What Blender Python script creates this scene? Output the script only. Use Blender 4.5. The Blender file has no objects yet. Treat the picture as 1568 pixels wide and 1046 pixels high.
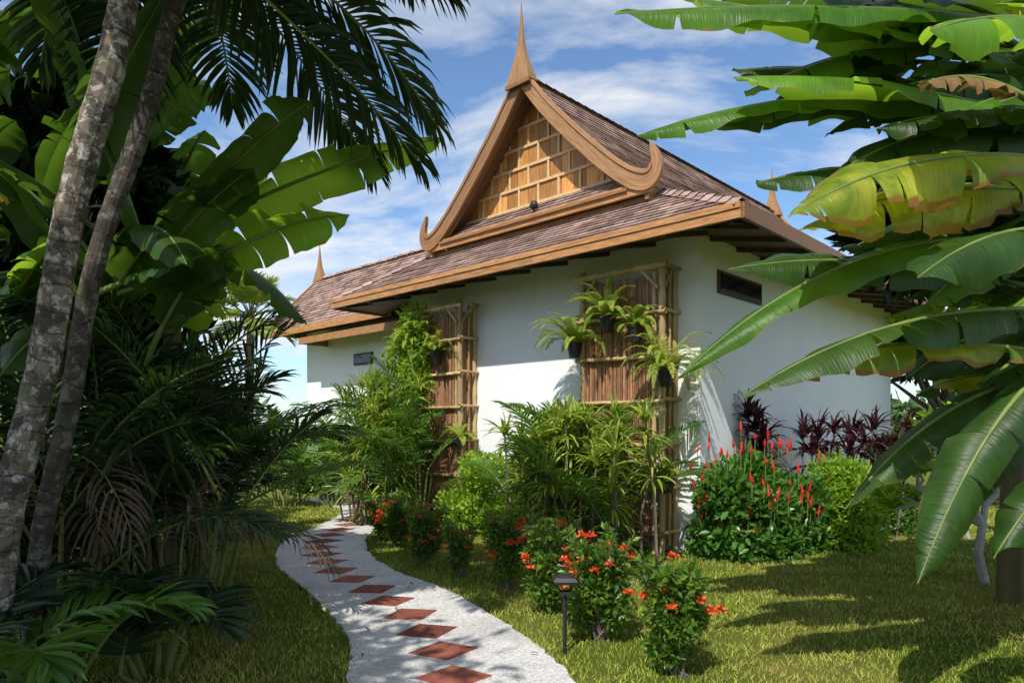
import bpy, math
import numpy as np
from mathutils import Vector
rng=np.random.default_rng(7)
scene=bpy.context.scene
R=math.radians
# ------------------------------------------------------------ helpers
def nrm(a):
    a=np.asarray(a,float); return a/np.maximum(np.linalg.norm(a,axis=-1,keepdims=True),1e-9)
class MB:
    def __init__(s): s.v=[];s.f=[];s.m=[];s.uv=[];s.var=[];s.n=0
    def add(s,v,f,mat=0,uv=None,var=0.5):
        v=np.asarray(v,float).reshape(-1,3); f=np.asarray(f,int).reshape(-1,4); k=len(v)
        s.v.append(v); s.f.append(f+s.n); s.m.append(np.full(len(f),mat,dtype=np.int32))
        s.uv.append(np.zeros((k,2)) if uv is None else np.asarray(uv,float).reshape(-1,2))
        s.var.append(np.broadcast_to(np.asarray(var,float),(k,)).copy()); s.n+=k
    def box(s,x0,x1,y0,y1,z0,z1,mat=0,var=0.5):
        v=[(x,y,z) for z in (z0,z1) for y in (y0,y1) for x in (x0,x1)]
        f=[(0,2,3,1),(4,5,7,6),(0,1,5,4),(2,6,7,3),(0,4,6,2),(1,3,7,5)]
        s.add(v,f,mat,None,var)
    def obj(s,name,mats,parent=None,smooth=False):
        V=np.concatenate(s.v);F=np.concatenate(s.f);M=np.concatenate(s.m);U=np.concatenate(s.uv);A=np.concatenate(s.var)
        me=bpy.data.meshes.new(name)
        me.vertices.add(len(V)); me.vertices.foreach_set('co',V.ravel().astype(np.float32))
        me.loops.add(len(F)*4); me.loops.foreach_set('vertex_index',F.ravel().astype(np.int32))
        me.polygons.add(len(F)); me.polygons.foreach_set('loop_start',np.arange(0,len(F)*4,4,dtype=np.int32))
        me.polygons.foreach_set('material_index',M)
        me.polygons.foreach_set('use_smooth',np.full(len(F),smooth))
        me.update(calc_edges=True)
        ul=me.uv_layers.new(name='UVMap'); ul.data.foreach_set('uv',U[F.ravel()].ravel().astype(np.float32))
        at=me.attributes.new('var','FLOAT','POINT'); at.data.foreach_set('value',A.astype(np.float32))
        for m in mats: me.materials.append(m)
        o=bpy.data.objects.new(name,me); scene.collection.objects.link(o)
        if parent is not None: o.parent=parent
        return o
PROF={'lance':([0,.15,.4,.7,.9,1],[.25,.75,1,.75,.35,.03]),
      'strap':([0,.1,.5,.8,1],[.6,.9,1,.7,.04]),
      'oval':([0,.2,.5,.8,1],[.15,.8,1,.7,.05]),
      'blade':([0,.5,1],[1,.8,.1]),
      'petal':([0,.5,.85,1],[.2,1,.9,.3])}
def ribbons(mb,base,dirs,length,width,droop=.3,nseg=4,fold=.2,mat=0,shape='lance',var=None,twist=.4,up=None):
    base=np.atleast_2d(base).astype(float); N=len(base); D=nrm(np.broadcast_to(dirs,(N,3)))
    L=np.broadcast_to(np.asarray(length,float),(N,)); W=np.broadcast_to(np.asarray(width,float),(N,)); dr=np.broadcast_to(np.asarray(droop,float),(N,))
    P=[base];T=[D]; g=np.array([0,0,-1.])
    for k in range(nseg):
        P.append(P[-1]+D*(L/nseg)[:,None]); D=nrm(D+g*(dr/nseg)[:,None]*(.5+k/nseg)); T.append(D)
    P=np.stack(P,1);T=np.stack(T,1)
    if up is None: U=np.array([0,0,1.])+rng.normal(0,.15,(N,3))
    else: U=np.broadcast_to(up,(N,3))
    S=nrm(np.cross(T,U[:,None,:])); Nn=np.cross(S,T)
    tw=rng.normal(0,1,N)*twist; c=np.cos(tw)[:,None,None]; s_=np.sin(tw)[:,None,None]
    S,Nn=S*c+Nn*s_, Nn*c-S*s_
    t=np.linspace(0,1,nseg+1); w=(W[:,None]*np.interp(t,*PROF[shape])[None,:])[...,None]/2
    V=np.stack([P-S*w+Nn*w*fold*2,P,P+S*w+Nn*w*fold*2],2)
    i=np.arange(N)[:,None,None]*(nseg+1)*3+np.arange(nseg)[None,:,None]*3+np.arange(2)[None,None,:]
    F=np.stack([i,i+1,i+4,i+3],-1)
    uv=np.zeros((N,nseg+1,3,2)); uv[...,0]=t[None,:,None]; uv[...,1]=np.array([1,0,1.])
    if var is None: var=rng.random(N)
    va=np.broadcast_to(np.asarray(var,float).reshape(-1,1,1),(N,nseg+1,3))
    mb.add(V,F,mat,uv,va.reshape(-1))
def tube(mb,pts,rad,sides=8,mat=0,var=.5,ring=0):
    pts=np.asarray(pts,float); n=len(pts); rad=np.broadcast_to(np.asarray(rad,float),(n,))
    T=nrm(np.gradient(pts,axis=0)); up=np.array([0,0,1.]) if abs(T[:,2]).mean()<.8 else np.array([1.,0,0])
    S=nrm(np.cross(T,up)); N=np.cross(S,T); a=np.linspace(0,2*np.pi,sides,endpoint=False)
    V=pts[:,None,:]+(S[:,None,:]*np.cos(a)[None,:,None]+N[:,None,:]*np.sin(a)[None,:,None])*rad[:,None,None]
    i=np.arange(n-1)[:,None]*sides; j=np.arange(sides)[None,:]; j2=(j+1)%sides
    F=np.stack([i+j,i+j2,i+sides+j2,i+sides+j],-1)
    l=np.concatenate([[0],np.cumsum(np.linalg.norm(np.diff(pts,axis=0),axis=1))])
    uv=np.zeros((n,sides,2)); uv[...,0]=a[None,:]/6.28; uv[...,1]=l[:,None]
    mb.add(V,F,mat,uv,var)
def lathe(mb,prof,c,sides=16,mat=0):
    prof=np.asarray(prof,float);n=len(prof);a=np.linspace(0,2*np.pi,sides,endpoint=False)
    V=np.stack([c[0]+prof[:,0:1]*np.cos(a),c[1]+prof[:,0:1]*np.sin(a),c[2]+np.repeat(prof[:,1:2],sides,1)],-1)
    i=np.arange(n-1)[:,None]*sides; j=np.arange(sides)[None,:]; j2=(j+1)%sides
    mb.add(V,np.stack([i+j,i+j2,i+sides+j2,i+sides+j],-1),mat)
def slab(mb,A,B,off,mat=0,var=.5):
    A=np.asarray(A,float);B=np.asarray(B,float);off=np.asarray(off,float);n=len(A)
    V=np.concatenate([A,B,A+off,B+off]); F=[]
    for i in range(n-1):
        F+=[(i,i+1,n+i+1,n+i),(2*n+i,3*n+i,3*n+i+1,2*n+i+1),(i,2*n+i,2*n+i+1,i+1),(n+i,n+i+1,3*n+i+1,3*n+i)]
    F+=[(0,n,3*n,2*n),(n-1,3*n-1,4*n-1,2*n-1)]
    l=np.concatenate([[0],np.cumsum(np.linalg.norm(np.diff((A+B)/2,axis=0),axis=1))])+A[0].sum(); wd=np.linalg.norm(A-B,axis=1); t_=np.linalg.norm(off)
    uv=np.concatenate([np.c_[l,wd/2],np.c_[l,-wd/2],np.c_[l,wd/2+t_],np.c_[l,-wd/2-t_]])
    mb.add(V,F,mat,uv,var)
def frond(mb,base,d,L,droop=1.,nleaf=40,ll=.4,lw=.03,mat=0,stem=1,ldroop=.7,start=.15,vup=.25,rs=.012,nseg=12,lseg=4,var=None,ang=62,fold=.25):
    D=nrm(np.asarray(d,float)); P=[np.asarray(base,float)];T=[D]
    side=rng.normal(0,.12,3)
    for k in range(nseg):
        P.append(P[-1]+D*L/nseg); D=nrm(D+(np.array([0,0,-1.])*droop*(.35+1.1*k/nseg)+side)/nseg); T.append(D)
    P=np.array(P);T=np.array(T)
    tube(mb,P,np.linspace(rs,rs*.25,nseg+1),4,stem)
    t=np.linspace(start,.99,nleaf)
    tt=np.linspace(0,1,nseg+1)
    PP=np.stack([np.interp(t,tt,P[:,i]) for i in range(3)],1); TT=nrm(np.stack([np.interp(t,tt,T[:,i]) for i in range(3)],1))
    S=nrm(np.cross(TT,[0,0,1.]+rng.normal(0,.05,3))); Nn=np.cross(S,TT)
    x=(t-start)/(1-start); lenp=np.interp(x,[0,.12,.45,.8,1],[.55,.85,1,.75,.4])
    a=np.radians(np.interp(x,[0,.6,1],[ang+8,ang-8,18]))
    v=rng.random() if var is None else var
    for s in (-1,1):
        n=len(t)
        dd=TT*np.cos(a)[:,None]+S*(s*np.sin(a))[:,None]+Nn*vup+rng.normal(0,.07,(n,3))
        ribbons(mb,PP,dd,ll*lenp*rng.uniform(.88,1.1,n),lw*rng.uniform(.85,1.1,n),ldroop*rng.uniform(.7,1.3,n),lseg,fold,mat,'lance',np.clip(v+rng.normal(0,.12,n),0,1),.25,Nn)
def banana(mb,b,t,arch=.25,width=.42,roll=0.,tear=.5,mat=0,rib=1,droopang=30,var=None,petiole=.12):
    b=np.asarray(b,float);t=np.asarray(t,float);L=np.linalg.norm(t-b)
    c=(b*.45+t*.55)+np.array([0,0,1.])*arch*L
    def B(u): u=np.asarray(u)[...,None]; return b*(1-u)**2+2*c*u*(1-u)+t*u*u
    def DB(u): u=np.asarray(u)[...,None]; return nrm(2*(c-b)*(1-u)+2*(t-c)*u)
    n=40; v=rng.random() if var is None else var
    u=np.linspace(-petiole*2,1,24); tube(mb,B(u),np.interp(u,[-.3,0,.5,1],[.026,.02,.012,.003]),5,rib)
    def frame(u):
        T=DB(u); S=nrm(np.cross(T,[0,0,1.])); N=np.cross(S,T)
        rl=roll+.25*np.sin(u*5+v*9)[...,None]
        return T,S*np.cos(rl)+N*np.sin(rl),N*np.cos(rl)-S*np.sin(rl)
    wp=lambda u:np.interp(u,[0,.03,.1,.25,.55,.8,.93,1],[.03,.35,.7,.95,1,.8,.42,.03])*width/2
    K=5
    for sd in (-1,1):
        cuts=[0]; 
        while cuts[-1]<n:
            step=int(rng.choice([2,3,4,6,9,13])) if tear>.6 else int(rng.choice([3,5,8,13,16]) if tear>.2 else n)
            cuts.append(min(n,cuts[-1]+step))
        ph=rng.random()*6
        for i0,i1 in zip(cuts[:-1],cuts[1:]):
            uu=np.linspace(i0/n,i1/n,i1-i0+1); tc=uu.mean(); gap=rng.uniform(.03,.22)*min(1,tear*1.4) if tear>.05 else 0
            ang=R(droopang)*rng.uniform(.5,1.5) if tear>.05 else R(droopang)
            V=[];UV=[]
            wj=rng.uniform(.84,1.05) if tear>.05 else 1
            for j in range(K+1):
                s=j/K; ue=np.clip(tc+(uu-tc)*(1-gap*s*s),0,1); T,S,N=frame(ue); w=(wp(uu)*wj)[:,None]*s
                a=ang*(.35+.65*s)
                rip=((np.sin(uu*42+ph)*.010+np.sin(uu*17+ph*2)*.018)*s*s)[:,None]
                V.append(B(ue)+S*sd*w*math.cos(a)-N*w*math.sin(a)+N*(w*.35*(1-s))+T*w*.22+N*rip)
                UV.append(np.stack([uu*L,np.full_like(uu,s)],1))
            V=np.stack(V,1);UV=np.stack(UV,1); m=len(uu)
            i=np.arange(m-1)[:,None]*(K+1); j=np.arange(K)[None,:]
            F=np.stack([i+j,i+j+1,i+K+2+j,i+K+1+j],-1)
            mb.add(V,F,mat,UV,v)
def lumps(c,r,k,sub=.5):
    d=nrm(rng.normal(0,1,(k,3))); d[:,2]=np.abs(d[:,2])*.9-.25
    return np.asarray(c)+d*np.asarray(r)*(1-sub*.8)*rng.uniform(.6,1.1,(k,1)), np.asarray(r)[None,:]*sub*rng.uniform(.7,1.2,(k,1))
def leafcloud(mb,cs,rs,n,size,asp=.5,mat=0,shell=.55,nseg=2,droop=.4,shape='oval',zmin=.03):
    k=rng.integers(0,len(cs),n); d=nrm(rng.normal(0,1,(n,3))); r=shell+(1-shell)*rng.random((n,1))
    p=cs[k]+d*rs[k]*r; p[:,2]=np.maximum(p[:,2],zmin+rng.random(n)*.08)
    dd=d*.8+rng.normal(0,.6,(n,3))+[0,0,.25]
    s=size*rng.uniform(.6,1.25,n)
    ribbons(mb,p,dd,s,s*asp,droop,nseg,.15,mat,shape,None,1.)
# ------------------------------------------------------------ materials
def newmat(name):
    m=bpy.data.materials.new(name); m.use_nodes=True; nt=m.node_tree
    for n in list(nt.nodes): nt.nodes.remove(n)
    return m,nt
def mixc(nt,f,a,b,bt='MIX'):
    n=nt.nodes.new('ShaderNodeMixRGB'); n.blend_type=bt
    for s,x in ((0,f),(1,a),(2,b)):
        if hasattr(x,'links'): nt.links.new(x,n.inputs[s])
        else: n.inputs[s].default_value=x if not isinstance(x,tuple) else (*x,1)
    return n.outputs[0]
def noise(nt,vec,scale,detail=4,rough=.55,dist=0):
    n=nt.nodes.new('ShaderNodeTexNoise'); n.inputs['Scale'].default_value=scale;n.inputs['Detail'].default_value=detail
    n.inputs['Roughness'].default_value=rough; n.inputs['Distortion'].default_value=dist
    if vec is not None: nt.links.new(vec,n.inputs['Vector'])
    return n.outputs[0]
def ramp(nt,f,stops):
    n=nt.nodes.new('ShaderNodeValToRGB'); e=n.color_ramp.elements
    while len(e)<len(stops): e.new(.5)
    for i,(p,c) in enumerate(stops):
        e[i].position=p; e[i].color=(*c,1) if isinstance(c,tuple) else (c,c,c,1)
    nt.links.new(f,n.inputs[0]); return n.outputs[0]
def mapping(nt,vec,scale=(1,1,1),rot=(0,0,0),loc=(0,0,0)):
    n=nt.nodes.new('ShaderNodeMapping'); n.inputs['Scale'].default_value=scale; n.inputs['Rotation'].default_value=rot; n.inputs['Location'].default_value=loc
    nt.links.new(vec,n.inputs[0]); return n.outputs[0]
def coord(nt,w='Object'): return nt.nodes.new('ShaderNodeTexCoord').outputs[w]
def attr(nt,n='var'):
    a=nt.nodes.new('ShaderNodeAttribute'); a.attribute_name=n; return a.outputs['Fac']
def pbsdf(nt,col,rough=.6,spec=.5,bump=None,bs=.3,bd=.01):
    p=nt.nodes.new('ShaderNodeBsdfPrincipled')
    if hasattr(col,'links'): nt.links.new(col,p.inputs['Base Color'])
    else: p.inputs['Base Color'].default_value=(*col,1)
    if hasattr(rough,'links'): nt.links.new(rough,p.inputs['Roughness'])
    else: p.inputs['Roughness'].default_value=rough
    p.inputs['Specular IOR Level'].default_value=spec
    if bump is not None:
        b=nt.nodes.new('ShaderNodeBump'); b.inputs['Strength'].default_value=bs;b.inputs['Distance'].default_value=bd
        nt.links.new(bump,b.inputs['Height']); nt.links.new(b.outputs[0],p.inputs['Normal'])
    return p
def out(nt,sh):
    o=nt.nodes.new('ShaderNodeOutputMaterial'); nt.links.new(sh,o.inputs[0])
def leafmat(name,dark,light,tcol,trans=.3,rough=.42,rib=None,veins=False,edge=None,edgepos=.93,patch=None):
    m,nt=newmat(name)
    c=mixc(nt,attr(nt),dark,light)
    uv=coord(nt,'UV'); sx=nt.nodes.new('ShaderNodeSeparateXYZ'); nt.links.new(uv,sx.inputs[0])
    bump=None
    if veins:
        nz=noise(nt,coord(nt),4,3); c=mixc(nt,1.,c,ramp(nt,nz,[(.3,.65),(.7,1.3)]),'MULTIPLY')
        vn=noise(nt,mapping(nt,uv,(70,1.,1)),1.,2); bump=vn
        c=mixc(nt,1.,c,ramp(nt,vn,[(.3,.82),(.7,1.14)]),'MULTIPLY')
    if rib is not None:
        c=mixc(nt,ramp(nt,sx.outputs[1],[(.0,.8),(.07,0.)]),c,rib)
    if patch is not None:
        c=mixc(nt,ramp(nt,noise(nt,coord(nt),3.2,5,.6,.5),[(.45,0.),(.62,1.)]),c,patch)
    if edge is not None:
        a=nt.nodes.new('ShaderNodeMath');a.operation='MULTIPLY_ADD'; nt.links.new(noise(nt,coord(nt),4,4,.7),a.inputs[0]);a.inputs[1].default_value=.45; nt.links.new(sx.outputs[1],a.inputs[2])
        mr=nt.nodes.new('ShaderNodeMapRange'); nt.links.new(a.outputs[0],mr.inputs[0]); mr.inputs[1].default_value=edgepos+.22; mr.inputs[2].default_value=edgepos+.27
        c=mixc(nt,mr.outputs[0],c,edge)
    p=pbsdf(nt,c,rough,.35,bump,.5,.012)
    if trans<=.12: out(nt,p.outputs[0]); return m
    t=nt.nodes.new('ShaderNodeBsdfTranslucent')
    tc=mixc(nt,1.,mixc(nt,.5,c,tcol),(1.6,1.6,1.6),'MULTIPLY'); nt.links.new(tc,t.inputs[0])
    mx=nt.nodes.new('ShaderNodeMixShader'); mx.inputs[0].default_value=trans
    nt.links.new(p.outputs[0],mx.inputs[1]);nt.links.new(t.outputs[0],mx.inputs[2]); out(nt,mx.outputs[0]); return m
def simple(name,c1,c2,scale=8,rough=.7,stretch=(1,1,1),bs=.3,bd=.01,var=False,spec=.4,detail=6,space='Object'):
    m,nt=newmat(name); v=mapping(nt,coord(nt,space),stretch); n=noise(nt,v,scale,detail,.6)
    c=ramp(nt,n,[(.3,c1),(.7,c2)])
    if var: c=mixc(nt,1.,c,ramp(nt,attr(nt),[(0.,.6),(1.,1.35)]),'MULTIPLY')
    p=pbsdf(nt,c,rough,spec,n,bs,bd); out(nt,p.outputs[0]); return m
M_ban=leafmat('banana_leaf',(.045,.13,.012),(.12,.26,.022),(.42,.62,.03),.45,.38,(.15,.26,.05),True,(.32,.16,.04),1.0)
M_band=leafmat('banana_leaf_shaded',(.016,.05,.008),(.045,.10,.013),(.16,.3,.02),.3,.42,(.05,.10,.02),True,(.2,.10,.03),1.0)  # darker copy of the banana leaf, clump shade put into its colour
M_bany=leafmat('banana_leaf_yellowing',(.20,.26,.02),(.42,.42,.04),(.75,.7,.06),.42,.38,(.3,.34,.08),True,(.22,.08,.02),.86,(.08,.17,.015))
M_bdead=leafmat('banana_leaf_dry',(.13,.07,.03),(.3,.17,.07),(.4,.2,.06),.2,.7,None,True)
M_stem=simple('green_stem',(.10,.15,.03),(.2,.24,.06),6,.5)
M_bstem=simple('banana_stem',(.05,.06,.02),(.18,.13,.06),5,.6,(1,1,.2))
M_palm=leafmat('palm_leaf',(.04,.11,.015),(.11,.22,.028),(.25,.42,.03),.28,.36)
M_palmd=leafmat('palm_leaf_shade',(.010,.028,.008),(.028,.06,.013),(.08,.16,.02),.15,.42)  # palm leaf again with the shade of the left mass in its colour
M_palmb=leafmat('palm_leaf_bright',(.12,.22,.025),(.36,.42,.06),(.45,.5,.06),.3,.38)
M_dead=leafmat('dry_palm_leaf',(.08,.05,.03),(.18,.12,.07),(.25,.15,.06),.1,.75)
M_hedge=leafmat('hedge_leaf',(.10,.22,.015),(.28,.42,.03),(.45,.6,.04),.3,.4)
M_bush=leafmat('bush_leaf',(.04,.12,.018),(.10,.23,.035),(.25,.42,.03),.25,.33)
M_ixora=leafmat('ixora_leaf',(.035,.10,.012),(.14,.23,.025),(.25,.35,.04),.25,.35)
M_fern=leafmat('fern_leaf',(.13,.24,.02),(.42,.44,.07),(.5,.6,.06),.35,.5)
M_cord=leafmat('cordyline_leaf',(.02,.008,.012),(.07,.02,.028),(.2,.03,.04),.2,.35)
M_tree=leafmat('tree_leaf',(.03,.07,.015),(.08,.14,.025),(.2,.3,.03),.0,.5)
M_treed=leafmat('tree_leaf_shaded',(.006,.016,.005),(.018,.042,.010),(.05,.09,.015),.0,.5)  # near-black foliage: shade inside the thickets painted into the leaf colour
M_red=leafmat('flower_red',(.6,.03,.01),(.8,.14,.03),(.8,.1,.03),.0,.5)
M_redd=leafmat('flower_scarlet',(.55,.01,.01),(.7,.03,.02),(.8,.05,.03),.0,.5)
M_bark=simple('bark',(.08,.06,.045),(.22,.18,.14),10,.85,(1,1,.4),.6,.02)
M_fbark=simple('frangipani_bark',(.25,.23,.2),(.42,.4,.36),8,.8)
def trunkmat(name,base1,base2,lich):
    m,nt=newmat(name); o=coord(nt); uv=coord(nt,'UV'); sx=nt.nodes.new('ShaderNodeSeparateXYZ'); nt.links.new(uv,sx.inputs[0])
    n=noise(nt,mapping(nt,o,(1,1,.6)),14,8,.65); c=ramp(nt,n,[(.3,base1),(.7,base2)])
    l=noise(nt,o,13,6,.65,.9); c=mixc(nt,ramp(nt,l,[(.52,0.),(.57,.85)]),c,lich)
    d=noise(nt,o,8,7,.75); c=mixc(nt,ramp(nt,d,[(.49,0.),(.55,.88)]),c,(.045,.04,.03))
    gr=noise(nt,mapping(nt,o,(1,1,1),(0,0,0),(5,3,1)),6,5,.7); c=mixc(nt,ramp(nt,gr,[(.55,0.),(.65,.6)]),c,(.10,.12,.05))
    w=nt.nodes.new('ShaderNodeMath'); w.operation='FRACT'; mu=nt.nodes.new('ShaderNodeMath'); mu.operation='MULTIPLY_ADD'; mu.inputs[1].default_value=7.5
    nt.links.new(sx.outputs[1],mu.inputs[0]); nt.links.new(noise(nt,o,5,3),mu.inputs[2]); nt.links.new(mu.outputs[0],w.inputs[0])
    rg=ramp(nt,w.outputs[0],[(.0,.2),(.09,1.)]); c=mixc(nt,1.,c,rg,'MULTIPLY')
    h=mixc(nt,.5,n,rg)
    p=pbsdf(nt,c,.85,.2,h,.9,.016); out(nt,p.outputs[0]); return m
M_trunk=trunkmat('palm_trunk_bark',(.09,.07,.055),(.26,.20,.16),(.46,.42,.38))
M_trunk2=trunkmat('palm_trunk_bark_dark',(.045,.038,.03),(.12,.095,.08),(.18,.17,.14))
def stucco():
    m,nt=newmat('white_stucco'); o=coord(nt)
    n=noise(nt,o,1.2,5,.6); c=ramp(nt,n,[(.3,(.83,.84,.85)),(.7,(.88,.89,.90))])
    st=noise(nt,mapping(nt,o,(3,3,.35)),2.5,5,.6); c=mixc(nt,ramp(nt,st,[(.55,0.),(.85,.2)]),c,(.6,.6,.58))
    sx=nt.nodes.new('ShaderNodeSeparateXYZ'); nt.links.new(o,sx.inputs[0])
    ad=nt.nodes.new('ShaderNodeMath');ad.operation='MULTIPLY_ADD'; nt.links.new(noise(nt,o,6,5),ad.inputs[0]); ad.inputs[1].default_value=-.6; nt.links.new(sx.outputs[2],ad.inputs[2])
    c=mixc(nt,ramp(nt,ad.outputs[0],[(.0,.55),(.25,0.)]),c,(.3,.27,.2))
    p=pbsdf(nt,c,.85,.2,noise(nt,o,60,4),.15,.004); out(nt,p.outputs[0]); return m
M_stucco=stucco()
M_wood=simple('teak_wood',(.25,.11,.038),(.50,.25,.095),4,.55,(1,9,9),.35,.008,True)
M_woodv=simple('teak_wood_carved',(.21,.10,.042),(.40,.215,.10),3,.6,(.9,10,1),.4,.006,True,.3,6,'UV')
M_plank=simple('gable_plank',(.42,.17,.045),(.70,.34,.095),4,.5,(9,9,1.2),.4,.006,True)
M_batten=simple('gable_batten',(.58,.36,.17),(.75,.52,.28),6,.55,(3,3,3))
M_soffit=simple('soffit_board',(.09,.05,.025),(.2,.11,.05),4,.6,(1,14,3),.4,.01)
M_darkwood=simple('dark_timber',(.05,.03,.02),(.12,.07,.04),5,.6)
def shingle():
    m,nt=newmat('roof_shingle'); uv=coord(nt,'UV')
    b=nt.nodes.new('ShaderNodeTexBrick'); nt.links.new(mapping(nt,uv),b.inputs['Vector'])
    b.inputs['Scale'].default_value=1; b.inputs['Brick Width'].default_value=.19; b.inputs['Row Height'].default_value=.12
    b.inputs['Mortar Size'].default_value=.007; b.inputs['Mortar Smooth'].default_value=.3; b.inputs['Bias'].default_value=0; b.offset=.37
    b.inputs['Color1'].default_value=(.43,.295,.245,1);b.inputs['Color2'].default_value=(.19,.122,.10,1);b.inputs['Mortar'].default_value=(.06,.038,.032,1)
    c=b.outputs[0]
    n=noise(nt,coord(nt),1.1,4); c=mixc(nt,1.,c,ramp(nt,n,[(.3,.82),(.7,1.15)]),'MULTIPLY')
    g=noise(nt,coord(nt),90,3); c=mixc(nt,1.,c,ramp(nt,g,[(.3,.75),(.7,1.25)]),'MULTIPLY')
    p=pbsdf(nt,c,.95,.05,b.outputs[1],-.5,.01); out(nt,p.outputs[0]); return m
M_shingle=shingle()
M_glass,nt=newmat('dark_window_glass'); out(nt,pbsdf(nt,(.01,.012,.014),.08,.6).outputs[0])
M_black=simple('black_plastic',(.012,.012,.013),(.025,.025,.026),20,.45,(1,1,1),.05)
M_bamboo=simple('bamboo_pole',(.36,.23,.10),(.62,.46,.24),5,.45,(1,1,.5),.15,.005,True)
M_reed=simple('bamboo_reed',(.20,.085,.04),(.46,.24,.12),8,.6,(4,4,1),.2,.005,True)
def pathm():
    m,nt=newmat('washed_concrete'); o=coord(nt)
    c=ramp(nt,noise(nt,o,1.6,6,.65),[(.3,(.50,.48,.45)),(.7,(.70,.68,.65))])
    s=noise(nt,o,45,5,.7); c=mixc(nt,1.,c,ramp(nt,s,[(.35,.6),(.6,1.12)]),'MULTIPLY')
    v=nt.nodes.new('ShaderNodeTexVoronoi'); v.inputs['Scale'].default_value=55; nt.links.new(o,v.inputs['Vector'])
    c=mixc(nt,ramp(nt,v.outputs[0],[(.1,.5),(.3,0.)]),c,(.3,.28,.25))
    c=mixc(nt,ramp(nt,noise(nt,o,.9,5,.7,.5),[(.52,0.),(.72,.55)]),c,(.27,.26,.22))
    out(nt,pbsdf(nt,c,.85,.25,s,.6,.01).outputs[0]); return m
M_path=pathm()
M_tile=simple('terracotta_tile',(.19,.055,.036),(.31,.10,.065),9,.8,(1,1,1),.3,.004,True,.2)
def groundm():
    m,nt=newmat('lawn_soil'); o=coord(nt)
    c=ramp(nt,noise(nt,o,.7,6,.65),[(.3,(.08,.12,.015)),(.5,(.14,.17,.025)),(.72,(.28,.24,.06))])
    s=noise(nt,o,60,6,.75); c=mixc(nt,1.,c,ramp(nt,s,[(.3,.5),(.65,1.3)]),'MULTIPLY')
    out(nt,pbsdf(nt,c,.95,.1,s,1.,.03).outputs[0]); return m
M_ground=groundm()
def grassm():
    m,nt=newmat('grass_blade'); o=coord(nt)
    c=mixc(nt,attr(nt),(.13,.22,.018),(.42,.48,.06))
    c=mixc(nt,ramp(nt,noise(nt,o,.8,5,.65),[(.42,0.),(.66,.75)]),c,(.50,.41,.12))
    c=mixc(nt,1.,c,ramp(nt,noise(nt,mapping(nt,o,(1,1,1),(0,0,0),(9,4,0)),2.6,4,.6),[(.35,.62),(.65,1.15)]),'MULTIPLY')
    out(nt,pbsdf(nt,c,.6,.2).outputs[0]);return m
M_grass=grassm()
# ------------------------------------------------------------ camera, sun, sky
cam=bpy.data.cameras.new('camera'); co=bpy.data.objects.new('camera',cam); scene.collection.objects.link(co)
co.location=(0,0,1.6); co.rotation_euler=(R(90),0,0); cam.lens=24; cam.sensor_width=36; cam.shift_y=.084; cam.clip_end=2000; cam.clip_start=.05
scene.camera=co
EL=50.5; sd=np.array([-.40,-.917]); sd/=np.linalg.norm(sd)
sv=Vector((sd[0]*math.cos(R(EL)),sd[1]*math.cos(R(EL)),math.sin(R(EL))))
sl=bpy.data.lights.new('sun','SUN'); sl.energy=5.; sl.angle=R(.5); sl.color=(1,.96,.89)
so=bpy.data.objects.new('sun',sl); scene.collection.objects.link(so); so.rotation_euler=(-sv).to_track_quat('-Z','Y').to_euler()
w=bpy.data.worlds.new('World'); scene.world=w; w.use_nodes=True; nt=w.node_tree
for n in list(nt.nodes): nt.nodes.remove(n)
sky=nt.nodes.new('ShaderNodeTexSky'); sky.sky_type='NISHITA'; sky.sun_disc=False; sky.sun_elevation=R(EL); sky.sun_rotation=math.atan2(sd[0],sd[1])
sky.air_density=1.; sky.dust_density=.6; sky.ozone_density=1.
skc=mixc(nt,1.,sky.outputs[0],(.92,1.1,1.25),'MULTIPLY')
b1=nt.nodes.new('ShaderNodeBackground'); b1.inputs[1].default_value=.15; nt.links.new(skc,b1.inputs[0])
b2=nt.nodes.new('ShaderNodeBackground'); b2.inputs[0].default_value=(.95,.97,1,1); b2.inputs[1].default_value=.97
g=coord(nt,'Generated'); sx=nt.nodes.new('ShaderNodeSeparateXYZ'); nt.links.new(g,sx.inputs[0])
az=nt.nodes.new('ShaderNodeMath'); az.operation='ADD'; az.inputs[1].default_value=.3; nt.links.new(sx.outputs[2],az.inputs[0])
mxx=nt.nodes.new('ShaderNodeMath'); mxx.operation='MAXIMUM'; mxx.inputs[1].default_value=.05; nt.links.new(az.outputs[0],mxx.inputs[0])
dv=nt.nodes.new('ShaderNodeVectorMath'); dv.operation='DIVIDE'; cb=nt.nodes.new('ShaderNodeCombineXYZ')
for i in range(3): nt.links.new(mxx.outputs[0],cb.inputs[i])
nt.links.new(g,dv.inputs[0]); nt.links.new(cb.outputs[0],dv.inputs[1])
mp=mapping(nt,dv.outputs[0],(1.0,1.7,1),(0,0,R(10)),(3.1,1.7,0))
cn=noise(nt,mp,1.5,9,.58,.5)
cr=ramp(nt,cn,[(.43,0.),(.62,1.)])
mx=nt.nodes.new('ShaderNodeMixShader'); nt.links.new(cr,mx.inputs[0]); nt.links.new(b1.outputs[0],mx.inputs[1]); nt.links.new(b2.outputs[0],mx.inputs[2])
wo=nt.nodes.new('ShaderNodeOutputWorld'); nt.links.new(mx.outputs[0],wo.inputs[0])
scene.view_settings.view_transform='Standard'; scene.view_settings.look='None'; scene.view_settings.exposure=0
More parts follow.
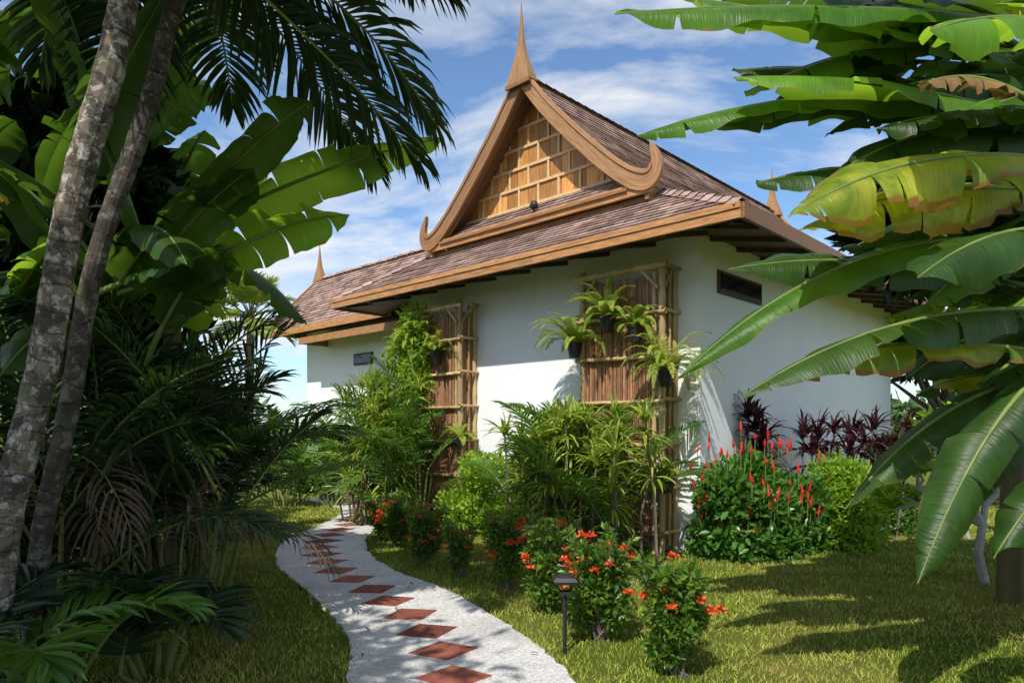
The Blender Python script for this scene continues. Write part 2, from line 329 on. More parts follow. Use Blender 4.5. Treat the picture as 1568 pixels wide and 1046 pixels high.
# ------------------------------------------------------------ ground, path, grass
mb=MB(); s=np.concatenate([[-300,-100,-40,-20],np.linspace(-15,20,36),[30,60,120,300]])
X,Y=np.meshgrid(s,s); Z=np.zeros_like(X); n=len(s)
i=np.arange(n-1)[:,None]*n+np.arange(n-1)[None,:]
mb.add(np.stack([X,Y,Z],-1),np.stack([i,i+1,i+n+1,i+n],-1)); mb.obj('ground',[M_ground])
pl=np.array([(-.35,-2),(-.62,1),(-.85,3),(-1.03,4.3),(-1.22,5.1),(-1.6,5.9),(-2.1,6.8),(-2.62,7.7),(-3.0,8.7),(-3.18,9.8),(-3.1,11.1),(-3.12,12.3),(-3.5,13.6),(-4.6,15)])
pr=np.array([(1.1,-2),(.85,1),(.6,3),(.38,4.3),(.16,5.0),(-.15,5.7),(-.68,6.7),(-1.25,7.45),(-1.72,8.4),(-2.05,9.6),(-2.15,10.8),(-2.3,12.2),(-2.5,13.9),(-3.4,15.8)])
def smooth(p,m=130):
    t=np.linspace(0,len(p)-1,m); pp=np.vstack([2*p[0]-p[1],p,2*p[-1]-p[-2]]); o=[]
    for x in t:
        k=min(int(x),len(p)-2); f=x-k; a,b,c,d=pp[k:k+4]
        o.append(.5*((2*b)+(-a+c)*f+(2*a-5*b+4*c-d)*f*f+(-a+3*b-3*c+d)*f**3))
    return np.array(o)
PL=smooth(pl);PR=smooth(pr)
PL[:,0]+=rng.normal(0,.012,len(PL)); PR[:,0]+=rng.normal(0,.012,len(PR))
mb=MB(); m=len(PL); h=.03
V=np.concatenate([np.c_[PL,np.zeros(m)-.02],np.c_[PL,np.full(m,h)],np.c_[PR,np.full(m,h)],np.c_[PR,np.zeros(m)-.02]])
F=[]
for k in range(m-1):
    for q in range(3): F.append((q*m+k,(q+1)*m+k,(q+1)*m+k+1,q*m+k+1))
mb.add(V,F); path=mb.obj('garden_path',[M_path])
C=(PL+PR)/2; cl=np.concatenate([[0],np.cumsum(np.linalg.norm(np.diff(C,axis=0),axis=1))])
mb=MB(); sp=.52
for q in np.arange(.12,cl[-1]-.3,sp):
    c=np.array([np.interp(q,cl,C[:,0]),np.interp(q,cl,C[:,1])]); c2=np.array([np.interp(q+.1,cl,C[:,0]),np.interp(q+.1,cl,C[:,1])]); t=nrm(c2-c); nn=np.array([t[1],-t[0]])
    c=c-nn*.03+rng.normal(0,.008,2)
    a=.25;b=.21
    P=[c-t*b,c+nn*a,c+t*b,c-nn*a]
    v=[(*p,h+.001) for p in P]+[(*(c+(p-c)*.965),h+.006) for p in P]
    mb.add(v,[(4,5,6,7)]+[(k,(k+1)%4,4+(k+1)%4,4+k) for k in range(4)],0,None,rng.random())
mb.obj('diamond_tiles',[M_tile],path)
def on_path(x,y,mar=0.):
    l=np.interp(y,PL[:,1],PL[:,0]); r=np.interp(y,PR[:,1],PR[:,0]); return (x>l-mar)&(x<r+mar)
N=220000
y=3.2+rng.random(N)**1.5*12; x=-5.5+rng.random(N)*15
keep=~on_path(x,y,-.02)
ux=x-2.37;uy=y-8.6; uu=-.7211*ux+.6928*uy; vv=.6928*ux+.7211*uy
keep&=~((vv>-.1)&(uu>-.1)&(uu<6.1)); keep&=(np.abs(x)<y*.85+.5)
x=x[keep];y=y[keep];N=len(x)
hh=rng.uniform(.02,.055,N)*np.where(on_path(x,y,.08),1.5,1)
mb=MB(); ribbons(mb,np.c_[x,y,np.zeros(N)],np.c_[rng.normal(0,.55,N),rng.normal(0,.55,N),np.ones(N)],hh,.005+.0006*y,.7,1,.1,0,'blade',None,1.5)
mb.obj('lawn_grass',[M_grass])
# fallen leaves on the lawn and path edge
mb=MB(); n=70; x=rng.uniform(-2,5.5,n); y=rng.uniform(3.8,9.5,n); k=(.6928*(x-2.37)+.7211*(y-8.6))<-.2; x=x[k];y=y[k]; n=len(x)
ribbons(mb,np.c_[x,y,np.where(on_path(x,y),.045,.05)],np.c_[rng.normal(0,1,n),rng.normal(0,1,n),np.full(n,.15)],rng.uniform(.04,.11,n),rng.uniform(.015,.035,n),.3,3,.2,0,'oval',None,.3); mb.obj('fallen_leaves',[M_bdead])
# ------------------------------------------------------------ house
H=bpy.data.objects.new('thai_house',None); scene.collection.objects.link(H); H.location=(2.37,8.6,0); H.rotation_euler=(0,0,-R(43.85))
LEN=8.2
mb=MB(); mb.box(-6.0,0,0,LEN,-.1,4.3); mb.box(-11.6,-6.0,1.1,2.95,-.1,4.0)
mb.obj('walls',[M_stucco],H)
mb=MB()
mb.box(-9.42,-8.68,1.06,1.12,3.04,3.31,1); mb.box(-9.37,-8.73,1.05,1.07,3.08,3.27,0)
mb.box(-.02,.03,.45,1.75,3.36,3.66,1); mb.box(.02,.042,.49,1.71,3.40,3.62,0)
mb.obj('windows',[M_glass,M_darkwood],H)
def roof(mb,e0,e1,t0,t1,course=.12,v0=0.,mat=0):
    e0,e1,t0,t1=[np.asarray(q,float) for q in (e0,e1,t0,t1)]
    de=nrm(e1-e0); N=nrm(np.cross(e1-e0,(t0+t1)/2-(e0+e1)/2)); 
    if N[2]<0:N=-N
    L=abs(np.linalg.norm(np.cross(t0-e0,de)))
    n=max(1,round(L/course))
    for k in range(n):
        a=k/n;b=min(1,(k+1)/n)
        p=[e0+(t0-e0)*a,e1+(t1-e1)*a,e1+(t1-e1)*b,e0+(t0-e0)*b]
        m_=16; f=np.linspace(0,1,m_)[:,None]
        lo=p[0]+(p[1]-p[0])*f; hi=p[3]+(p[2]-p[3])*f
        j=N*(.022+rng.normal(0,.003,(m_,1)))
        V=np.concatenate([lo,lo+j,hi+N*.004])
        U=lambda q,vv:np.c_[(q-e0)@de+3.7*(v0+k)*.13,np.full(len(q),vv)]
        base=round(v0/.12)*.12+k*.12
        uv=np.concatenate([U(lo,base+.01),U(lo,base+.012),U(hi,base+.118)])
        q=np.arange(m_-1)
        F=np.concatenate([np.stack([q,q+1,m_+q+1,m_+q],-1),np.stack([m_+q,m_+q+1,2*m_+q+1,2*m_+q],-1)])
        mb.add(V,F,mat,uv)
    return n*.12
EZ=3.99; XL,XR,YF,YB=-7.06,.98,-.90,LEN+.9
iL,iR,iF,iB,IZ=-5.25,-.75,.25,LEN-.3,4.80
mb=MB()
roof(mb,(XL,YF,EZ),(XR,YF,EZ),(iL,iF,IZ),(iR,iF,IZ))
roof(mb,(XR,YF,EZ),(XR,YB,EZ),(iR,iF,IZ),(iR,iB,IZ))
roof(mb,(XL,YB,EZ),(XL,YF,EZ),(iL,iB,IZ),(iL,iF,IZ))
roof(mb,(XR,YB,EZ),(XL,YB,EZ),(iR,iB,IZ),(iL,iB,IZ))
cx=-2.95; PX=[0,.5,1.05,1.62,2.16]; PZ=[7.04,6.45,5.86,5.30,4.87]
zr=lambda d:np.interp(abs(d),PX,PZ)
yf,yb=-.08,9.1
for sgn in (1,-1):
    v0=0
    for k in range(4,0,-1):
        a,b=(cx+sgn*PX[k],PZ[k]),(cx+sgn*PX[k-1],PZ[k-1])
        y0,y1=(yf,yb) if sgn>0 else (yb,yf)
        v0+=roof(mb,(a[0],y0,a[1]),(a[0],y1,a[1]),(b[0],y0,b[1]),(b[0],y1,b[1]),.12,v0)
yg=.27
roof(mb,(cx-2.14,-.06,4.86),(cx+2.14,-.06,4.86),(cx-1.84,yg,5.15),(cx+1.84,yg,5.15))
WR=5.58;wy=1.85
roof(mb,(-12.26,.3,EZ),(-5.5,.3,EZ),(-12.26,wy,WR),(-4.9,wy,WR))
roof(mb,(-5.5,3.4,EZ),(-12.26,3.4,EZ),(-4.9,wy,WR),(-12.26,wy,WR))
roof(mb,(-10.6,.38,3.72),(-6.6,.38,3.72),(-10.6,1.1,3.9),(-6.6,1.1,3.9))
def cap(a,b,w=.1):
    a=np.array(a,float);b=np.array(b,float);L=np.linalg.norm(b-a);n=int(L/.2)
    d=nrm(b-a);S=nrm(np.cross(d,[0,0,1.]))
    for k in range(n):
        p=a+(b-a)*k/n;q=a+(b-a)*(k+1.15)/n
        V=[p-S*w+[0,0,-.05],p+[0,0,.035],p+S*w+[0,0,-.05],q-S*w+[0,0,-.07],q+[0,0,.012],q+S*w+[0,0,-.07]]
        mb.add(V,[(0,1,4,3),(1,2,5,4)],0,[(k*.3,.02),(k*.3+.1,.06),(k*.3,.1)]*2)
cap((XR,YF,EZ+.03),(iR,iF,IZ+.04));cap((XL,YF,EZ+.03),(iL,iF,IZ+.04));cap((cx,yf+.1,7.08),(cx,yb-.1,7.08));cap((-12.2,wy,WR+.04),(-5,wy,WR+.04))
mb.obj('roof',[M_shingle],H)
mb=MB()
def quad(p,mat=0,var=.5): mb.add(p,[(0,1,2,3)],mat,None,var)
z0=EZ-.13; z1=4.06
quad([(XL,YF,z0),(XR,YF,z0),(0.0,0.0,z1),(-6.0,0.0,z1)]); quad([(XR,YF,z0),(XR,YB,z0),(0,LEN,z1),(0,0,z1)])
quad([(XL,YF,z0),(-6,0,z1),(-6,LEN,z1),(XL,YB,z0)]); quad([(XL,YB,z0),(-6,LEN,z1),(0,LEN,z1),(XR,YB,z0)])
for sgn in (1,-1):
    for k in range(4):
        a,b=(cx+sgn*PX[k],PZ[k]-.07),(cx+sgn*PX[k+1],PZ[k+1]-.07)
        quad([(a[0],yf,a[1]),(a[0],yb,a[1]),(b[0],yb,b[1]),(b[0],yf,b[1])])
quad([(-12.26,.3,z0),(-6,.3,z0),(-6,1.1,z1),(-12.26,1.1,z1)]); quad([(-12.26,.3,EZ-.05),(-12.26,wy,WR-.05),(-12.26,wy,WR-.02),(-12.26,3.4,EZ-.05)])
quad([(-10.6,.38,3.66),(-6.6,.38,3.66),(-6.6,1.1,3.8),(-10.6,1.1,3.8)])
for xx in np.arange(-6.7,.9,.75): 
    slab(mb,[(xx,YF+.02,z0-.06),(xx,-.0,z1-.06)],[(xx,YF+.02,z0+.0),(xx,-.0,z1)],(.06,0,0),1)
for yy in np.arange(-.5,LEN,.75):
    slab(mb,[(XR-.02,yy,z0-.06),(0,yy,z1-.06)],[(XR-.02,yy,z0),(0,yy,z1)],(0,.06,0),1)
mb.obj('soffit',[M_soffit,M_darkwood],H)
mb=MB()
def bx(x0,x1,y0,y1,zz0,zz1,v=None): mb.box(x0,x1,y0,y1,zz0,zz1,0,rng.random()*.6+.2 if v is None else v)
xs=[XL-.03,-4.6,-2.0,XR+.03]
for a,b,vv_ in zip(xs[:-1],xs[1:],(.75,.6,.85)): bx(a,b-.004,YF-.045,YF-.003,EZ-.16,EZ+.0,vv_)
bx(XL-.01,XR+.0,YF-.06,YF-.048,EZ-.055,EZ+.012,.95)
bx(XR+.003,XR+.045,YF-.045,YB,EZ-.17,EZ+.0,.15); bx(XL-.045,XL-.003,YF-.04,YB,EZ-.17,EZ,.3)
bx(-12.3,-6.9,.255,.297,EZ-.16,EZ); bx(-10.64,-6.55,.335,.377,3.57,3.72)
bx(-10.64,-10.6,.38,1.1,3.58,3.74)
for y_,s_ in ((.3,1),(3.4,-1)):
    slab(mb,[(-12.30,y_-.05*s_,EZ-.18),(-12.30,wy,WR-.18)],[(-12.30,y_-.05*s_,EZ+.05),(-12.30,wy,WR+.07)],(.04,0,0))
bx(cx-2.30,cx+2.30,-.13,-.075,4.70,4.86,.75); bx(cx-2.2,cx+2.2,-.02,.03,4.58,4.70,.15)
bx(cx-1.95,cx+1.95,-.165,-.133,4.78,4.82,.2)
bx(cx-2.26,cx-2.20,-.1,1.2,4.62,4.8,.3); bx(cx+2.20,cx+2.26,-.1,1.2,4.62,4.8,.3)
mb.obj('fascia_boards',[M_wood],H)
mb=MB()
def barge(sgn,yy,th,mat=0):
    pts=[(0.02,7.09),(.5,6.49),(1.05,5.90),(1.62,5.34),(1.95,5.07),(2.12,4.94),(2.25,4.88),(2.35,4.92),(2.40,5.03),(2.39,5.14),(2.35,5.25),(2.31,5.35)]
    wd=[.2,.23,.24,.25,.26,.28,.28,.23,.17,.12,.08,.012]
    t=np.linspace(0,len(pts)-1,60); p=smooth(np.array(pts),60); wv=np.interp(t,range(len(wd)),wd)
    T=nrm(np.gradient(p,axis=0)); Nn=np.c_[-T[:,1],T[:,0]]
    fr=np.interp(t,[0,4,6,11],[.2,.25,.45,.5])[:,None]
    A=p+Nn*wv[:,None]*fr; B=p-Nn*wv[:,None]*(1-fr)
    A3=np.c_[cx+sgn*A[:,0],np.full(60,yy),A[:,1]];B3=np.c_[cx+sgn*B[:,0],np.full(60,yy),B[:,1]]
    slab(mb,A3,B3,(0,th,0),mat,.75 if sgn>0 else .4)
    k=44; off=np.array([0,-.018,0]); M3=A3+(B3-A3)*.22
    slab(mb,(A3+off)[:k],(M3+off)[:k],(0,.016,0),mat,.9 if sgn>0 else .5)
for sgn in (1,-1):
    barge(sgn,-.16,.06); barge(sgn,yb+.02,.06)
    p=np.array([(.0,6.84),(.5,6.25),(1.05,5.66),(1.62,5.10),(1.95,4.82)]); 
    slab(mb,np.c_[cx+sgn*p[:,0],np.full(5,-.095),p[:,1]],np.c_[cx+sgn*p[:,0],np.full(5,-.095),p[:,1]-.05],(0,.05,0),0,.0)
def spire(x,y,z,s=1.):
    hs=[0,.10,.22,.34,.46,.6,.75,.9,1.05,1.26]; ws=[.48,.43,.34,.25,.18,.13,.09,.06,.035,.006]
    V=[];UV=[];n=len(hs)
    for h_,w_ in zip(hs,ws):
        for q,(a,b) in enumerate(((-1,-1),(1,-1),(1,1),(-1,1))): V.append((x+a*w_*s/2,y+b*max(w_*.42,.006)*s/2,z+h_*s)); UV.append((h_*s+x,w_*a/2+b*.3))
    F=[]
    for k in range(n-1):
        for q in range(4): F.append((4*k+q,4*k+(q+1)%4,4*k+4+(q+1)%4,4*k+4+q))
    mb.add(V,F,0,UV,.6)
spire(cx,-.14,6.90);spire(cx,yb+.02,6.90);
spire(-12.26,wy,WR-.05,.9)
mb.box(cx-.25,cx-.002,-.25,-.215,6.84,6.90,0,.2); mb.box(cx+.002,cx+.25,-.25,-.215,6.84,6.90,0,.3)
mb.obj('bargeboards_and_finials',[M_woodv],H)
mb=MB()
d=.235; xs=np.arange(-1.88,1.85,d)
for xx in xs:
    a=zr(xx)-.05;b=zr(xx+d)-.05
    if max(a,b)>5.1:
        vv_=[(cx+xx+.004,yg,5.04),(cx+xx+d-.004,yg,5.04),(cx+xx+d-.004,yg,max(b,5.05)),(cx+xx+.004,yg,max(a,5.05))]
        V2=np.array(vv_); mb.add(np.concatenate([V2,V2+[0,.03,0]]),[(0,1,2,3),(4,7,6,5),(0,4,5,1),(1,5,6,2),(2,6,7,3),(3,7,4,0)],0,None,rng.random())
        V2[:,0]+=np.array([-.01,.01,.01,-.01]); mb.add(V2+[0,.035,0],[(0,1,2,3)],2)
rows=[5.17,5.49,5.81,6.13,6.45]
for i,z in enumerate(rows):
    hw_=np.interp(z,PZ[::-1],PX[::-1])-.02
    mb.box(cx-hw_,cx+hw_,yg-.028,yg-.002,z-.022,z+.022,1)
    for xx in np.arange(-2.1+(.21 if i%2 else 0),2.1,.42):
        zt=min((rows+[6.85])[i+1]-.022,zr(xx)-.08)
        if zt>z+.06: mb.box(cx+xx-.02,cx+xx+.02,yg-.024,yg-.003,z+.022,zt,1)
mb.obj('gable_panel',[M_plank,M_batten,M_darkwood],H)
mb=MB(); lathe(mb,[(0,0),(.06,0),(.07,.04),(.05,.1),(0,.12)],(cx+.15,-.02,4.98),12); tube(mb,[(cx+.15,-.02,4.9),(cx+.15,-.02,5.0)],.015,6); mb.obj('spotlight',[M_black],H)
# ------------------------------------------------------------ trellises (u along the gable wall, v out of it)
def hw(u,v,z=0): return np.array([2.37-.7211*u+.6928*v, 8.6+.6928*u+.7211*v, z])
def pole(mb,a,b,r=.032,mat=0):
    a=np.array(a,float);b=np.array(b,float);L=np.linalg.norm(b-a);n=max(2,int(L/.07)); t=np.linspace(0,1,n)
    rr=r*(1+.14*(np.arange(n)%5==0)); tube(mb,a+(b-a)*t[:,None]+rng.normal(0,.002,(n,3)),rr,8,mat,rng.random())
def trellis(u0,u1,ztop,name):
    mb=MB(); v=-.36
    for u in (u0,u1): pole(mb,hw(u,v),hw(u+rng.normal(0,.01),v,ztop+.08),.042); 
    pole(mb,hw(u0+.13,v+.02),hw(u0+.12,v+.02,ztop),.03)
    pole(mb,hw(u0,-.05),hw(u0,-.05,ztop),.035); pole(mb,hw(u1,-.05),hw(u1,-.05,ztop),.035)
    for z in np.arange(.25,ztop+.01,.56):
        pole(mb,hw(u0-.08,v-.045,z),hw(u1+.08,v-.045,z+rng.normal(0,.01)),.026); 
        pole(mb,hw(u0-.045,v-.06,z+.03),hw(u0-.045,0,z+.03),.024)
        if z>.4: pole(mb,hw(u1+.045,v-.06,z+.03),hw(u1+.045,0,z+.03),.024)
    pole(mb,hw(u0-.1,v-.05,ztop-.02),hw(u1+.1,v-.05,ztop-.02),.035)
    pole(mb,hw(u0+.02,v-.05,ztop-.32),hw(u0+.3,v-.05,ztop-.02),.022);pole(mb,hw(u1-.02,v-.05,ztop-.32),hw(u1-.3,v-.05,ztop-.02),.022)
    pole(mb,hw(u0-.03,v,ztop-.3),hw(u0-.03,v+.2,ztop-.02),.02)
    pole(mb,hw(u0,v/2,.1),hw(u0,v/2,ztop),.02)
    for u in np.arange(u0+.18,u1-.02,.027):
        tube(mb,[hw(u,v+.01,.15),hw(u+rng.normal(0,.006),v+.01,ztop-.1-rng.random()*.08)],.012,5,1,rng.random())
    for vv_ in np.arange(v+.03,-.06,.03):
        tube(mb,[hw(u0+.03,vv_,.15),hw(u0+.03,vv_,ztop-.1-rng.random()*.05)],.011,5,1,.6+.4*rng.random())
    mb.obj(name,[M_bamboo,M_reed],None,True)
trellis(.33,1.58,3.66,'bamboo_trellis'); trellis(4.11,5.35,3.62,'bamboo_trellis')
def fernpot(p,n=16,L=.45,pot=True):
    mb=MB(); p=np.array(p)
    if pot:
        lathe(mb,[(0,-.2),(.07,-.2),(.1,-.02),(.112,-.02),(.112,.01),(.098,.01),(.09,-.02),(0,-.02)],p,16,2)
        tube(mb,[p+[0,0,-.05],p+[.06,.08,.25]],.004,4,2)
    for k in range(n):
        a=rng.random()*6.28; e=rng.uniform(.3,1.3)
        frond(mb,p,[math.cos(a)*math.cos(e),math.sin(a)*math.cos(e),math.sin(e)],L*rng.uniform(.7,1.2),rng.uniform(1.8,3.8),26,.075,.02,0,1,.3,.1,.05,.003,8,2)
    mb.obj('potted_fern',[M_fern,M_stem,M_black],None)
for u,v,z,n,L in [(1.62,-.5,2.75,46,.66),(1.05,-.52,3.05,40,.55),(.62,-.52,2.88,22,.42),(.2,-.5,2.3,46,.7),(4.55,-.5,2.85,30,.5),(5.0,-.5,3.2,30,.5),(4.0,-.5,1.45,12,.35),(.2,-.45,1.0,8,.3),(5.25,-.5,2.9,30,.6)]:
    fernpot(hw(u,v,z),n,L)
# ------------------------------------------------------------ mid-ground plants
def palm_clump(name,x,y,n,L,ll=.4,lw=.035,mats=(M_palm,M_stem),z0=(0.,.4),el=(45,82),nleaf=30,droop=(.8,1.6),spread=.15,dead=0,azr=None,rs=.012,ldroop=.8):
    mb=MB()
    for k in range(n):
        a=rng.random()*6.28 if azr is None else R(rng.uniform(*azr)); e=R(rng.uniform(*el)); zb=rng.uniform(*z0)
        b=np.array([x+rng.normal(0,spread),y+rng.normal(0,spread),zb])
        tube(mb,[[b[0]*.6+x*.4,b[1]*.6+y*.4,0],b],[.022,.014],5,1)
        isd=k<dead
        frond(mb,b,[math.cos(a)*math.cos(e),math.sin(a)*math.cos(e),math.sin(e)],L*rng.uniform(.7,1.15)*(.8 if isd else 1),rng.uniform(*droop)*(2.4 if isd else 1),nleaf,ll,lw*(.6 if isd else 1),2 if isd else 0,1,ldroop*(2 if isd else 1),.25,.25,rs)
    return mb.obj(name,[*mats,M_dead],None)
def strap_clump(mb,c,n,L,W,mat=0,el=(10,85),droop=1.6):
    a=rng.random(n)*6.28; e=np.radians(rng.uniform(*el,n))
    ribbons(mb,np.tile(c,(n,1))+rng.normal(0,.02,(n,3)),np.c_[np.cos(a)*np.cos(e),np.sin(a)*np.cos(e),np.sin(e)],L*rng.uniform(.7,1.15,n),W,droop*rng.uniform(.6,1.4,n),6,.2,mat,'strap',None,.2)
def dracaena(name,pts,n,L,W,mat,stem=M_bark):
    mb=MB()
    for p in pts:
        p=np.array(p,float); b=np.array([p[0]+rng.normal(0,.08),p[1]+rng.normal(0,.08),0]); tube(mb,[b,(b+p)/2+rng.normal(0,.03,3),p],[.02,.016,.012],5,1)
        strap_clump(mb,p,n,L,W)
        strap_clump(mb,p-[0,0,.18],n//2,L,W,0,(-20,30))
    mb.obj(name,[mat,stem])
for u,v,n,L in ((1.25,-.95,14,1.65),(.75,-1.0,9,1.35),(1.9,-.85,12,1.3),(1.3,-1.1,8,1.0)):
    p=hw(u,v); palm_clump('areca_palm',p[0],p[1],n,L,.38,.034,(M_palm,M_stem),(.1,.9),(45,85),26,(1.,2.2),.22)
dracaena('dracaena_shrub',[hw(1.1+rng.normal(0,.45),-1.3+rng.normal(0,.2),rng.uniform(.3,1.75)) for k in range(58)],28,.36,.034,M_palmb)
for u,v,n,L in ((5.0,-.8,16,1.9),(5.7,-.7,16,1.8),(4.6,-.95,9,1.3),(5.3,-1.1,8,1.2),(6.3,-.5,12,1.6)):
    p=hw(u,v); palm_clump('areca_palm',p[0],p[1],n,L,.38,.034,(M_palm,M_stem),(.1,1.1),(45,85),26,(1.,2.2),.22)
dracaena('dracaena_shrub',[hw(5.15+rng.normal(0,.4),-1.15+rng.normal(0,.22),rng.uniform(.3,2.3)) for k in range(58)],26,.40,.037,M_palmb)
mb=MB(); cs=np.array([hw(5.25+rng.normal(0,.28),-.5,rng.uniform(2.3,3.5)) for k in range(14)]); leafcloud(mb,cs,np.full((14,3),.26),2600,.1,.6,0); mb.obj('climbing_vine',[M_hedge])
for x,y,n,L in ((-3.6,13.9,14,1.4),(-4.6,13.8,12,1.5),(-5.6,13.2,14,1.7),(-4.1,15.,12,1.8)): palm_clump('areca_palm',x,y,n,L,.32,.036,(M_palm,M_stem),(.1,.6),(45,85),22,(1.,2.),.2)
mb=MB(); cs,rs=lumps((-4.6,14.4,.5),(1.5,.6,.6),14,.4); leafcloud(mb,cs,rs,2600,.12); mb.obj('bush',[M_bush])
mb=MB(); cs=[];
for k in range(52): cs.append(hw(rng.uniform(1.9,3.75),rng.uniform(-1.05,-.35),rng.uniform(.15,1.02)))
leafcloud(mb,np.array(cs),np.full((52,3),.24),14000,.065,.6,0,.5); mb.obj('hedge',[M_hedge])
def spikebush(name,c,r,n,size,mat,flow=0):
    mb=MB(); cs,rs=lumps(c,r,26,.42); cs[:,2]=np.maximum(cs[:,2]-.08,.15); leafcloud(mb,cs,rs,n,size,.45,0,.45,3)
    a=rng.random(n//4)*6.28; q=np.sqrt(rng.random(n//4)); P=np.c_[c[0]+np.cos(a)*q*r[0]*.95,c[1]+np.sin(a)*q*r[1],rng.random(n//4)*.4]
    ribbons(mb,P,rng.normal(0,1,(n//4,3))+[0,-.5,.3],size,size*.45,.4,3,.15,0,'oval',None,1.)
    for k in range(12):
        tube(mb,[[c[0]+rng.normal(0,.1),c[1]+rng.normal(0,.1),0],cs[k]],[.015,.006],4,1)
    if flow:
        d=nrm(rng.normal(0,1,(flow,3))); d[:,1]=-np.abs(d[:,1]); d[:,2]=d[:,2]*.9+.2; P=np.array(c)+d*np.array(r)*rng.uniform(.92,1.05,(flow,1))
        for p in P:
            if p[2]<.2: continue
            h_=rng.uniform(.07,.15); tube(mb,[p-[0,0,.2],p],.005,4,1); q=np.linspace(0,1,6)
            tube(mb,p+np.outer(q,[rng.normal(0,.015),rng.normal(0,.015),h_]),np.interp(q,[0,.3,1],[.01,.017,.004]),6,2,rng.random())
    mb.obj(name,[mat,M_stem,M_redd])
spikebush('red_flowering_shrub',(2.88,8.45,.74),(.74,.5,.74),6200,.13,M_bush,56)
spikebush('green_shrub',(4.35,9.1,.72),(.64,.5,.74),8500,.085,M_hedge)
spikebush('red_flowering_shrub',(3.7,9.0,.6),(.5,.45,.62),3600,.12,M_bush,18)
spikebush('green_shrub',(5.6,10.3,.5),(.8,.5,.5),3500,.09,M_bush)
dracaena('red_cordyline',[(3.3+rng.normal(0,.12),9.3+rng.normal(0,.1),z) for z in (1.0,1.25,1.45,1.6,1.75)],24,.42,.045,M_cord)
dracaena('red_cordyline',[(4.2+k*.15+rng.normal(0,.05),9.9+rng.normal(0,.15),rng.uniform(1.2,1.6)) for k in range(11)],24,.4,.045,M_cord)
def ixora(x,y,h,w,sparse=1.,fl=14):
    mb=MB(); c=np.array([x,y,h*.5]); r=np.array([w/2,w/2,h*.5]); k=22; cs,rs=lumps(c,r,k,.42); cs[:,2]=rng.uniform(.12,h*.85,k)
    tap=np.interp(cs[:,2]/h,[0,.2,.6,.9],[.5,.8,1,.8]); cs[:,0]=x+(cs[:,0]-x)*tap; cs[:,1]=y+(cs[:,1]-y)*tap
    leafcloud(mb,cs,rs*[1,1,.7],int(2700*sparse),.058,.5,0,.2,2)
    for q in range(k): tube(mb,[[x+rng.normal(0,.03),y+rng.normal(0,.03),0],[x*.4+cs[q,0]*.6,y*.4+cs[q,1]*.6,cs[q,2]*.5],cs[q]],[.008,.006,.003],4,1)
    for q in range(9):
        a=rng.random()*6.28; p=c+[math.cos(a)*w*.35,math.sin(a)*w*.35,h*.3]; e=p+[math.cos(a)*.06,math.sin(a)*.06,rng.uniform(.1,.2)]
        tube(mb,[p,e],[.004,.002],4,1); leafcloud(mb,np.array([e,(p+e)/2]),np.full((2,3),.035),40,.06,.5,0,.3,2)
    d=nrm(rng.normal(0,1,(fl,3))); d[:,2]=np.abs(d[:,2])*1.1-.1; d=nrm(d); P=c+d*r*rng.uniform(.95,1.2,(fl,1))
    for p in P:
        m_=int(rng.integers(8,28)); e=nrm(rng.normal(0,1,(m_,3))); e[:,2]=np.abs(e[:,2]); b=p+e*.024
        ribbons(mb,b,e+rng.normal(0,.5,(m_,3)),.026,.014,.1,2,.05,2,'petal',None,1.)
        ribbons(mb,b,np.cross(e,[.3,.2,1]),.026,.014,.1,2,.05,2,'petal',None,1.)
    mb.obj('ixora_shrub',[M_ixora,M_bark,M_red])
for a in ((-1.53,9.1,.6,.5,1.,22),(-1.85,9.7,.6,.5,1.,14),(-1.02,8.1,.62,.48,1.,22),(-.55,7.4,.45,.34,.5,10),(-.04,6.75,.74,.42,.9,24),(.33,5.95,.74,.48,1.,18),(.67,5.15,.76,.54,1.6,22),(1.06,4.4,.70,.46,1.5,10)): ixora(*a)
mb=MB(); LX,LY=.375,4.85; tube(mb,[(LX,LY,-.02),(LX,LY,.42)],.014,8)
def sq(c,prof):
    V=[];
    for r_,z in prof:
        for a,b in ((-1,-1),(1,-1),(1,1),(-1,1)): V.append((c[0]+a*r_,c[1]+b*r_,z))
    mb.add(V,[(4*k+q,4*k+(q+1)%4,4*k+4+(q+1)%4,4*k+4+q) for k in range(len(prof)-1) for q in range(4)])
sq((LX,LY),[(.012,.41),(.04,.42),(.04,.44),(.012,.445)]); sq((LX,LY),[(.03,.53),(.08,.50),(.085,.52),(.07,.545),(.03,.56),(.001,.562)])
for a,b in ((-1,-1),(1,-1),(1,1),(-1,1)): tube(mb,[(LX+a*.036,LY+b*.036,.43),(LX+a*.055,LY+b*.055,.52)],.005,4)
mb.obj('solar_garden_light',[M_black])
def frangipani(x,y,h,lean=(0,0)):
    mb=MB()
    def br(p,d,L,r,dep):
        q=p+d*L; m_=(p+q)/2+rng.normal(0,.03,3); tube(mb,[p,m_,q],[r,r*.9,r*.8],7,1)
        if dep==0:
            n=16;a=rng.random(n)*6.28;e=rng.uniform(.1,1.1,n); ribbons(mb,np.tile(q,(n,1)),np.c_[np.cos(a)*np.cos(e),np.sin(a)*np.cos(e),np.sin(e)],.28*rng.uniform(.7,1.1,n),.085,.7,4,.15,0,'oval')
            return
        for k in range(3 if dep>1 else 2): br(q,nrm(d+rng.normal(0,.55,3)+[0,0,.15]),L*.72,r*.72,dep-1)
    br(np.array([x,y,0.]),nrm(np.array([lean[0],lean[1],1.])),h,.05,3); mb.obj('frangipani_tree',[M_hedge,M_fbark])
frangipani(6.6,9.9,.7,(-.3,0)); frangipani(4.85,7.0,.6,(.1,.2)); frangipani(9.6,13,.9)
